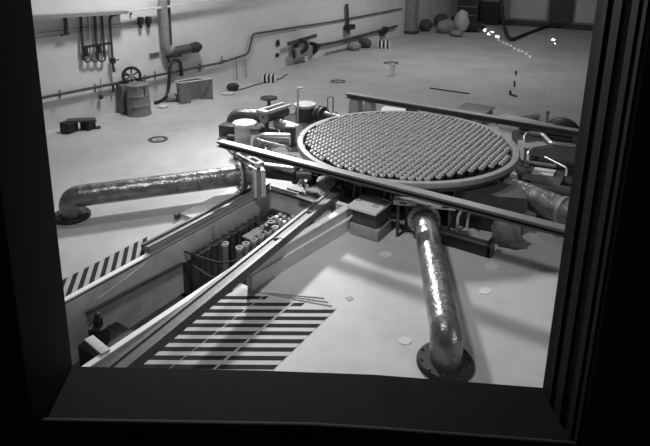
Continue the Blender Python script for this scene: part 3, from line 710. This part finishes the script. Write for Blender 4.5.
# cable tray at the top
t = thing('cable_tray', wpt(100, 14, .2), 'grey cable tray high on the left wall', 'tray')
MB().bar(wpt(25, 17.5, .25), wpt(125, 12, .25), .35, .10).build('tray_body', MIDG, t, smooth=False)
MB().bar(wpt(125, 12, .25), wpt(400, -24, .25), .12, .06).build('tray_extension', LIGHTG, t, smooth=False)
t = thing('drop_bracket', wpt(66, 34, .15), 'dark drop bracket hanging below the cable tray', 'bracket')
MB().bar(wpt(65, 14, .15), wpt(66.5, 34, .15), .08, .08).build('drop_arm', WIREM, t); MB().bar(wpt(60.5, 35.5, .15), wpt(69, 33.5, .15), .05, .06).build('foot_bar', WIREM, t)
cable('wall_wire', [wpt(30, 34, .04), wpt(90, 27, .04), wpt(138, 22, .04)], .012, 'upper one of two thin wires across the upper left wall', MIDG, 'wire')
cable('wall_wire', [wpt(30, 39, .04), wpt(90, 30, .04), wpt(138, 25, .04)], .012, 'lower one of two thin wires across the upper left wall', MIDG, 'wire')
# manifold
t = thing('pipe_manifold', wpt(95, 62, .1), 'group of vertical pipes with U bends and valves on the left wall', 'manifold')
for x, r_, yb in ((80.5, .045, 60), (87.5, .02, 59), (94.5, .045, 58), (101.5, .04, 57)):
    MB().tube([wpt(x, 14, .12), wpt(x+3.2, yb, .12)], r_, 10).build('riser', WIREM if r_ > .03 else MIDG, t)
MB().bar(wpt(82, 47.5, .15), wpt(111, 43, .15), .06, .07).build('cross_bar', BLACK, t)
for x in (84, 91, 98):
    MB().tube([wpt(x, 56, .12), wpt(x+1.5, 62.5-.2*(x-84)/7, .12), wpt(x+7.2, 61-.2*(x-84)/7, .12), wpt(x+7, 55, .12)], .028, 10, .12).build('u_bend', WIREM, t)
for x, y in ((85.5, 53), (99, 50)):
    MB().bar(wpt(x, y-5, .16), wpt(x+.4, y+3, .16), .13, .10, .01).build('valve_body', BLACK, t)
t = thing('drain_pipe', wpt(113, 72, .1), 'thin dark pipe bending down beside the pipe manifold to a small valve', 'pipe')
MB().tube([wpt(120, 14, .12), wpt(109.5, 15.5, .12), wpt(113, 66, .12), wpt(114, 72, .12)], .04, 10, .25).build('pipe_run', WIREM, t)
MB().bar(wpt(112.4, 58, .15), wpt(113.2, 63.5, .15), .14, .12, .01).build('valve_body', BLACK, t)
MB().bar(wpt(115, 60.5, .15), wpt(119, 59.5, .15), .03, .03).build('lever', BLACK, t)
for i, (x, y, lab) in enumerate([(140.5, 22, 'left one of two dark wall boxes on the upper left wall'), (148.5, 21.5, 'right one of two dark wall boxes on the upper left wall')]):
    t = thing('wall_box', wpt(x, y+5, .1), lab, 'box')
    MB().bar(wpt(x, y-5, .1), wpt(x, y+2.5, .1), .17, .14, .02).build('box_body', BLACK, t); MB().cyl(wpt(x, y+2, .1), wpt(x+.3, y+6, .1), .05).build('gland', BLACK, t)
A = wpt(134, 10, .08); cable('hanging_hook', [wpt(131, 10.5, .04), wpt(130.8, 15, .04)], .035, 'short dark hook high on the left wall above the dark boxes', BLACK, 'hook')
# sign plate
t = thing('sign_plate', wpt(154, 57, .02), 'small grey rectangular notice plate on the left wall', 'sign')
MB().bar(wpt(149.5, 56, .02), wpt(159.5, 54, .02), .02, .16).build('plate', MIDG, t, smooth=False)
for k in range(2):
    MB().bar(wpt(150.5, 55.2+k*2.0-.6, .036), wpt(158.3, 53.6+k*2.0-.6, .036), .012, .03).build('text_line', DARKG, t, smooth=False)
# big duct and flange
t = thing('wall_duct', wpt(166, 52, .2), 'thick grey pipe coming down the left wall and turning right to a dark flange', 'pipe')
MB().tube([wpt(162.5, 0, .22), wpt(166, 52, .22), wpt(186, 49, .22)], .15, 18, .3, 7).build('pipe_run', MIDG, t)
MB().tube([wpt(168.5, 0, .12), wpt(171, 45, .12)], .05, 10).build('side_pipe', DARKG, t)
A, B = wpt(170, 52.0, .22), wpt(200, 46.5, .22)
MB().tube([A, A.lerp(B, .6)], .165, 18).build('sleeve', DARKG, t)
MB().tube([A.lerp(B, .6), A.lerp(B, .75), A.lerp(B, .9), B], .17, 14, radii=[.14, .19, .20, .12]).build('flange', BLACK, t)
t = thing('hose_rack', wpt(171, 60, .15), 'black hose hung on a wall bracket, trailing down to the floor', 'hose')
m = MB(); hp = []
hp = [wpt(180, 68, .2), wpt(181, 63, .2), wpt(176, 59.5, .22), wpt(172, 62, .25), wpt(169.5, 68, .25), wpt(169, 84, .25), wpt(167.5, 93, .25)]
e = at(163, 100, .06); e2 = at(155, 103, .06)
MB().tube(hp+[wpt(166, 97, .4), e, e2], .055, 10, .15).build('hose', BLACK, t)
MB().bar(wpt(166.5, 57, .15), wpt(181, 55.5, .15), .10, .06).build('bracket', WIREM, t)
MB().bar(wpt(168, 57, .15), wpt(169, 63, .15), .06, .06).build('bracket_arm', WIREM, t)
MB().bar(wpt(181, 66, .2), wpt(181.6, 76, .2), .11, .08, .01).build('nozzle', BLACK, t)
# round knob and stems
t = thing('wall_knob', wpt(101, 100, .1), 'round dark knob low on the left wall, left of the barrel', 'wall knob')
c = wpt(101, 97, .1); MB().sph(c, .075).build('ball', BLACK, t); MB().cyl(wpt(101, 94, .1), wpt(100.5, 78, .1), .015).build('stem', MIDG, t)
cable('pipe_stub', [wpt(113, 85, .1), wpt(113.3, 92, .1)], .035, 'short dark stub hanging from the long wall pipe', BLACK, 'pipe stub')
# handwheel
c = wpt(131.5, 76, .35)
t = thing('hose_reel', c, 'black spoked wheel on the left wall above the barrel', 'wheel')
ax = V((.75, -.55, .1))
MB().lathe(c, [(.22, -.05), (.31, -.05), (.31, .05), (.22, .05)], 28, ax).build('wheel_rim', BLACK, t)
q = UZ.rotation_difference(ax.normalized()).to_matrix()
for k in range(3): a = math.pi*k/3+.4; dv = q @ V((math.cos(a), math.sin(a), 0)); MB().cyl(c-dv*.24, c+dv*.24, .022, seg=8).build('spoke', BLACK, t)
MB().cyl(c-ax*.05, c+ax*.12, .06).build('hub', MIDG, t); MB().cyl(V((X0+.01, c.y, c.z)), c, .03).build('axle', DARKG, t)
MB().tube([c+V((.05, .1, -.1)), c+V((.1, .35, -.22)), c+V((.1, .45, -.32))], .04, 8, .1).build('hose_tail', BLACK, t)
# barrel
q = at(139.5, 114, 0)
t = thing('barrel', q, 'dented grey metal barrel standing on the floor by the left wall', 'barrel')
BRL = mat('barrel_metal', .22, .55, .3, .3, 6, .5, 5)
MB().lathe(q, [(.001, 0), (.37, 0), (.39, .02), (.37, .05), (.36, .3), (.375, .32), (.36, .34), (.35, .62), (.365, .64), (.35, .66), (.33, .95), (.345, .98), (.31, 1.0), (.001, .97)], 30).build('barrel_body', BRL, t)
MB().bar(q+V((.33, -.02, .65)), q+V((.33, -.02, .93)), .05, .03).build('strap', BLACK, t)
q = at(125.5, 112, 0); q.x = max(q.x, X0+.2)
tag(MB().box((q.x, q.y-.02, .47), (.3, .34, .94), None, .01).build('wall_locker', mat('locker_grey', .16, .6, 0, .2, 5)), 'narrow dark upright box between the barrel and the left wall', 'box')
# low black blocks
q = at(76, 131, 0)
t = thing('black_machine', at(81, 128, 0), 'low black machine made of two blocks joined by a plate, by the left wall', 'machine')
a, b = at(70, 133, 0), at(89, 130, 0)
MB().box((a.x-.1, a.y+.05, .16), (.36, .36, .31), Matrix.Rotation(.2, 3, 'Z'), .04).build('left_block', BLACK, t)
MB().box((b.x-.1, b.y+.05, .12), (.34, .28, .24), Matrix.Rotation(.2, 3, 'Z'), .02).build('right_block', BLACK, t)
MB().bar(V((a.x-.15, a.y+.05, .33)), V((b.x+.0, b.y+.25, .26)), .32, .05).build('top_plate', DARKG, t)
MB().bar(V((b.x-.1, b.y+.05, .02)), V((b.x+.1, b.y+.32, .02)), .2, .03).build('foot_plate', BLACK, t)
# wire crate / guard box
t = thing('guard_cage', at(195, 102, 0), 'grey open sheet metal cage on the floor by the left wall', 'cage')
a, b, c2 = at(180.5, 104.5, 0), at(191, 103, 0), at(213, 99.5, 0)
CG = mat('cage_grey', .20, .5, .2, .2, 6)
MB().bar(V((a.x, a.y, .37)), V((b.x, b.y, .37)), .03, .74).build('left_panel', CG, t, smooth=False)
MB().bar(V((c2.x-.55, c2.y-.25, .37)), V((c2.x, c2.y, .37)), .03, .74).build('right_panel', CG, t, smooth=False)
MB().bar(V((a.x-.25, a.y+.1, .37)), V((c2.x-.5, c2.y-.2, .37)), .03, .74).build('back_panel', CG, t, smooth=False)
m = MB(); top = [V((a.x, a.y, .75)), V((b.x, b.y, .75)), V((c2.x, c2.y, .75)), V((c2.x-.55, c2.y-.25, .75)), V((a.x-.3, a.y+.1, .75))]
for i in range(5): m.tube([top[i], top[(i+1) % 5]], .022, 8)
m.build('top_frame', LIGHTG, t)
def rag(x, y, r, lab, m_=CLOTH, sc_=(1.2, .9, .7), name='cloth_bundle', cat='bundle'):
    q = at(x, y, 0); q.x = max(q.x, X0+r*max(sc_[0], sc_[1])*1.12); return tag(MB().sph((q.x, q.y, r*sc_[2]*.92), r, sc_, 16, .22, random.random()*3).build(name, m_), lab, cat)
rag(172, 101, .22, 'grey crumpled bundle on the floor between the barrel and the cage')
rag(186, 101, .16, 'small pale crumpled bundle on the floor in the metal cage', LIGHTG)
rag(163, 107, .13, 'flat pale rag on the floor right of the barrel', LIGHTG, (1.6, 1.2, .35))
rag(233, 90, .20, 'black lumpy bag at the foot of the left wall', BLACK)
rag(228, 94, .14, 'pale flat rag left of the black lumpy bag', LIGHTG, (1.8, 1.4, .25))
# striped markers
def striped(x, y, s, lab):
    q = at(x, y, 0); t = thing('striped_block', q, lab, 'block')
    R = Matrix.Rotation(.5, 3, 'Z')
    MB().box(q+UZ*s*.5, (s*1.7, s, s), R, .01).build('block_body', WHITE, t)
    for k in (-1, 0, 1):
        m = MB().box(q+UZ*s*.5+R @ V((k*s*.55, 0, 0)), (s*.28, s*1.04, s*1.04), R); m.build('stripe', BLACK, t, smooth=False)
striped(269.5, 82, .30, 'near black and white striped block on the floor by the left wall')
striped(383.5, 48, .38, 'far black and white striped block on the floor by the left wall')
cable('floor_cable', [at(234, 91, .02), at(246, 88, .02), at(258, 84, .02), at(264, 83, .02), at(280, 79, .02), at(287, 74, .02)], .02, 'dark cable on the floor between the black bag and the striped block')
# wall pipes stubs right of riser
for i, (x, y, h, lab) in enumerate([(236, 57, 34, 'left thin vertical pipe below the long wall pipe'), (245, 54, 30, 'right thin vertical pipe below the long wall pipe')]):
    cable('thin_pipe', [wpt(x, y, .08), wpt(x+1, y+h*.8, .08)], .02, lab, MIDG, 'pipe')
# machine on the wall
c = wpt(301, 46, .35)
t = thing('wall_winch', wpt(300, 55, .3), 'dark winch with a round drum mounted low on the left wall', 'winch')
ax = V((.75, -.55, 0))
MB().lathe(c, [(.16, -.1), (.34, -.1), (.34, .1), (.16, .1)], 28, ax).build('drum', BLACK, t)
MB().lathe(c, [(.001, -.05), (.16, -.05), (.16, .05), (.001, .05)], 20, ax).build('hub', MIDG, t)
MB().bar(wpt(288, 44, .3), wpt(316, 35.5, .3), .12, .16, .02).build('arm', DARKG, t)
MB().bar(wpt(294, 53, .25), wpt(310, 50, .25), .3, .45, .02).build('base_plate', MIDG, t)
MB().bar(wpt(293.5, 50, .3), wpt(294, 58, .3), .08, .08).build('leg', BLACK, t)
for x, y, lab in ((278, 43, 'upper dark round socket left of the wall winch'), (277.5, 55, 'lower dark round socket left of the wall winch')):
    c = wpt(x, y, .05); tag(MB().sph(c, .12, (.6, 1, 1.3) if y < 50 else (.6, .9, .8), 12).build('wall_socket', BLACK), lab, 'socket')
t = thing('far_wall_pipe', wpt(316, 50, .1), 'dark pipe with a conical end low on the far left wall', 'pipe')
MB().tube([wpt(317, 45.5, .15), wpt(335, 42.5, .15), wpt(397, 26, .15)], .07, 10).build('pipe_run', WIREM, t)
MB().tube([wpt(312.5, 48, .15), wpt(320, 45.5, .15)], .1, 12, radii=[.30, .08]).build('cone_end', BLACK, t)
MB().bar(wpt(381, 33.5, .15), wpt(386, 29, .15), .3, .3, .02).build('valve_body', BLACK, t)
t = thing('drop_pipe', wpt(349, 32, .1), 'dark vertical pipe with a valve on the far left wall', 'pipe')
MB().tube([wpt(347, 4, .15), wpt(348.5, 33, .15)], .08, 10).build('pipe_run', WIREM, t); MB().bar(wpt(346, 28, .2), wpt(353, 26.5, .2), .3, .25, .03).build('valve_body', BLACK, t)
cable('thin_pipe', [wpt(326, 53, .1), wpt(352, 47, .1)], .035, 'thin light pipe low on the far left wall', MIDG, 'pipe')
for x, y, r_, lab, m_ in ((352, 50, .3, 'left grey bundle at the foot of the far left wall', CLOTH), (360, 47, .34, 'right grey bundle at the foot of the far left wall', CLOTHD)):
    rag(x, y, r_, lab, m_, (1.3, .9, .8))
# floor drains
for x, y, s, lab in ((158, 139.5, .27, 'dark ring drain in the floor in front of the barrel'), (338, 81.5, .30, 'dark ring drain in the floor behind the banded pump'), (391, 63, .35, 'dark ring drain in the floor far behind the vessel')):
    q = at(x, y, 0); t = thing('floor_drain', q, lab, 'drain')
    MB().lathe(q, [(s*.62, .001), (s, .001), (s, .012), (s*.62, .012)], 28).build('drain_ring', DARKG, t); MB().lathe(q, [(.001, .001), (s*.35, .001), (s*.35, .01), (.001, .01)], 16).build('drain_cap', MIDG, t)
q = at(392.5, 76, 0)
t = thing('bollard', q, 'short white bollard on the floor far behind the vessel', 'bollard')
MB().cyl(q, q+UZ*.46, .11, seg=20).build('post', WHITE, t); MB().lathe(q, [(.001, .46), (.12, .46), (.11, .50), (.001, .51)], 20).build('cap', LIGHTG, t)
# floor papers / patches
def patch(x, y, pts, lab, m_, name='floor_patch', cat='floor patch'):
    poly = [at(x+dx, y+dy, 0) for dx, dy in pts]
    return tag(MB().prism([(p.x, p.y) for p in poly], .001, .006).build(name, m_, smooth=False), lab, cat)
rh = [(-8, 0), (0, -5), (8, 1), (1, 5)]
el = lambda a, b: [(a*math.cos(t*.628), b*math.sin(t*.628)) for t in range(10)]
PT = mat('patch_light', .62, .6, 0, .1, 5)
patch(491.5, 266, rh, 'pale diamond shaped patch on the floor right of the front pipe', PT)
patch(521, 248.5, el(7, 3), 'pale oval patch on the floor right of the sack', PT)
patch(385.5, 254.5, el(6.5, 3.2), 'pale oval patch on the floor left of the front pipe near the two-step box', PT)
patch(485, 291, el(6.5, 3.5), 'pale oval patch on the sunlit floor right of the front pipe', PT)
patch(405, 341, el(7, 4), 'pale oval patch on the floor left of the foot of the front pipe', PT)
patch(533.5, 230, [(-6, -2), (0, -5), (7, 0), (1, 4)], 'dark square patch on the floor at the far right', MIDG)
patch(525, 262.5, [(-5, -2), (-3, -3.5), (6, 1.5), (4, 3.5)], 'pale narrow patch on the floor by the right window frame', PT)
patch(349, 299, [(-4, -1), (2, -2.5), (5, 0), (0, 2.5)], 'small dark patch on the floor right of the striped panel', MIDG)
# far floor marks
patch(516, 73, [(-1, -2), (1, -2), (1, 2), (-1, 2)], 'uppermost of the short dark dashes on the far floor', STRIPE, 'floor_dash', 'floor marking')
patch(514.5, 84, [(-1, -3), (1, -3), (1, 3), (-1, 3)], 'middle one of the short dark dashes on the far floor', STRIPE, 'floor_dash', 'floor marking')
patch(513, 94, [(-4, -3), (-2, -4), (-1, 0), (5, 2), (3, 3.5), (-4, 1)], 'dark angled mark lowest of the dashes on the far floor', STRIPE, 'floor_dash', 'floor marking')
cable('floor_cable', [at(430, 88, .02), at(450, 91, .02), at(469, 93.5, .02)], .025, 'short straight dark rod on the floor behind the vessel', BLACK, 'rod')
# ================================================================== FAR END
t = thing('wall_column', (XW+.45, 21.6, 0), 'dark square column at the far end of the left wall', 'column')
MB().box((XW+.35, 21.6, 4.0), (.6, .6, 8.0)).build('column_shaft', MIDG, t, smooth=False); MB().box((XW+.35, 21.6, .1), (.7, .7, .2)).build('column_base', DARKG, t, smooth=False)
# dark alcove shelving
for x, lab in ((-7.9, 'dark stacked equipment rack at the back left corner'),):
    t = thing('equipment_rack', (x, YB-.6, 0), lab, 'rack')
    MB().box((-8.7, YB-.5, 1.3), (1.5, .9, 2.5), None, .02).build('rack_body', DARKG, t)
    MB().box((-7.2, YB-.45, .8), (1.3, .8, 1.5), None, .02).build('low_cabinet', BLACK, t)
    for z in (.6, 1.2, 1.8): MB().box((-8.7, YB-.98, z), (1.3, .08, .08)).build('shelf_edge', MIDG, t)
struct('door_1', MB().box((-2.7, YB-.02, 1.25), (1.5, .08, 2.5)), DARKG, smooth=False)
struct('baseboard_back', MB().box(((XW+XR)/2, YB-.03, .18), (XR-XW, .06, .36)), DARKG, smooth=False)
for x0, x1, lab in ((-6.0, -3.6, 'pale panel on the back wall left of the dark door'), (-1.8, 1.0, 'pale panel on the back wall right of the dark door')):
    tag(MB().box(((x0+x1)/2, YB-.06, 1.5), (x1-x0, .05, 2.0)).build('wall_panel', LIGHTG, smooth=False), lab, 'panel')
for x, y, r_, lab, m_, s3 in ((446, 33, .55, 'large pale sack leftmost in the pile at the far end', CLOTH, (1.3, .9, .8)), (461, 32, .55, 'tall pale sack in the pile at the far end', LIGHTG, (.9, .8, 1.3)), (456, 36, .4, 'flat sack in front of the pile at the far end', CLOTH, (1.5, .9, .5)), (441, 28, .45, 'dark bundle behind the sack pile at the far end', CLOTHD, (1.2, .9, 1.1)), (472, 32, .5, 'black bundle right of the sack pile at the far end', BLACK, (1.6, .9, .7)), (424, 31, .45, 'dark heap beside the far column', CLOTHD, (1.2, .9, .9))):
    rag(x, y, r_, lab, m_, s3, 'sack', 'sack')
cable('hanging_cable', [aty(500, -60, 22.5), aty(501, 0, 22.5), aty(503, 20, 22.5), aty(506, 34, 22.5), at(511, 40, .12), at(517, 38, .08), at(530, 32.5, .06), at(548, 26.5, .06)], .11, 'thick black cable hanging from the ceiling down to the far floor', BLACK, 'cable', .6)

# ================================================================== CONTROL ROOM LAMPS (their mirror image shows in the window glass)
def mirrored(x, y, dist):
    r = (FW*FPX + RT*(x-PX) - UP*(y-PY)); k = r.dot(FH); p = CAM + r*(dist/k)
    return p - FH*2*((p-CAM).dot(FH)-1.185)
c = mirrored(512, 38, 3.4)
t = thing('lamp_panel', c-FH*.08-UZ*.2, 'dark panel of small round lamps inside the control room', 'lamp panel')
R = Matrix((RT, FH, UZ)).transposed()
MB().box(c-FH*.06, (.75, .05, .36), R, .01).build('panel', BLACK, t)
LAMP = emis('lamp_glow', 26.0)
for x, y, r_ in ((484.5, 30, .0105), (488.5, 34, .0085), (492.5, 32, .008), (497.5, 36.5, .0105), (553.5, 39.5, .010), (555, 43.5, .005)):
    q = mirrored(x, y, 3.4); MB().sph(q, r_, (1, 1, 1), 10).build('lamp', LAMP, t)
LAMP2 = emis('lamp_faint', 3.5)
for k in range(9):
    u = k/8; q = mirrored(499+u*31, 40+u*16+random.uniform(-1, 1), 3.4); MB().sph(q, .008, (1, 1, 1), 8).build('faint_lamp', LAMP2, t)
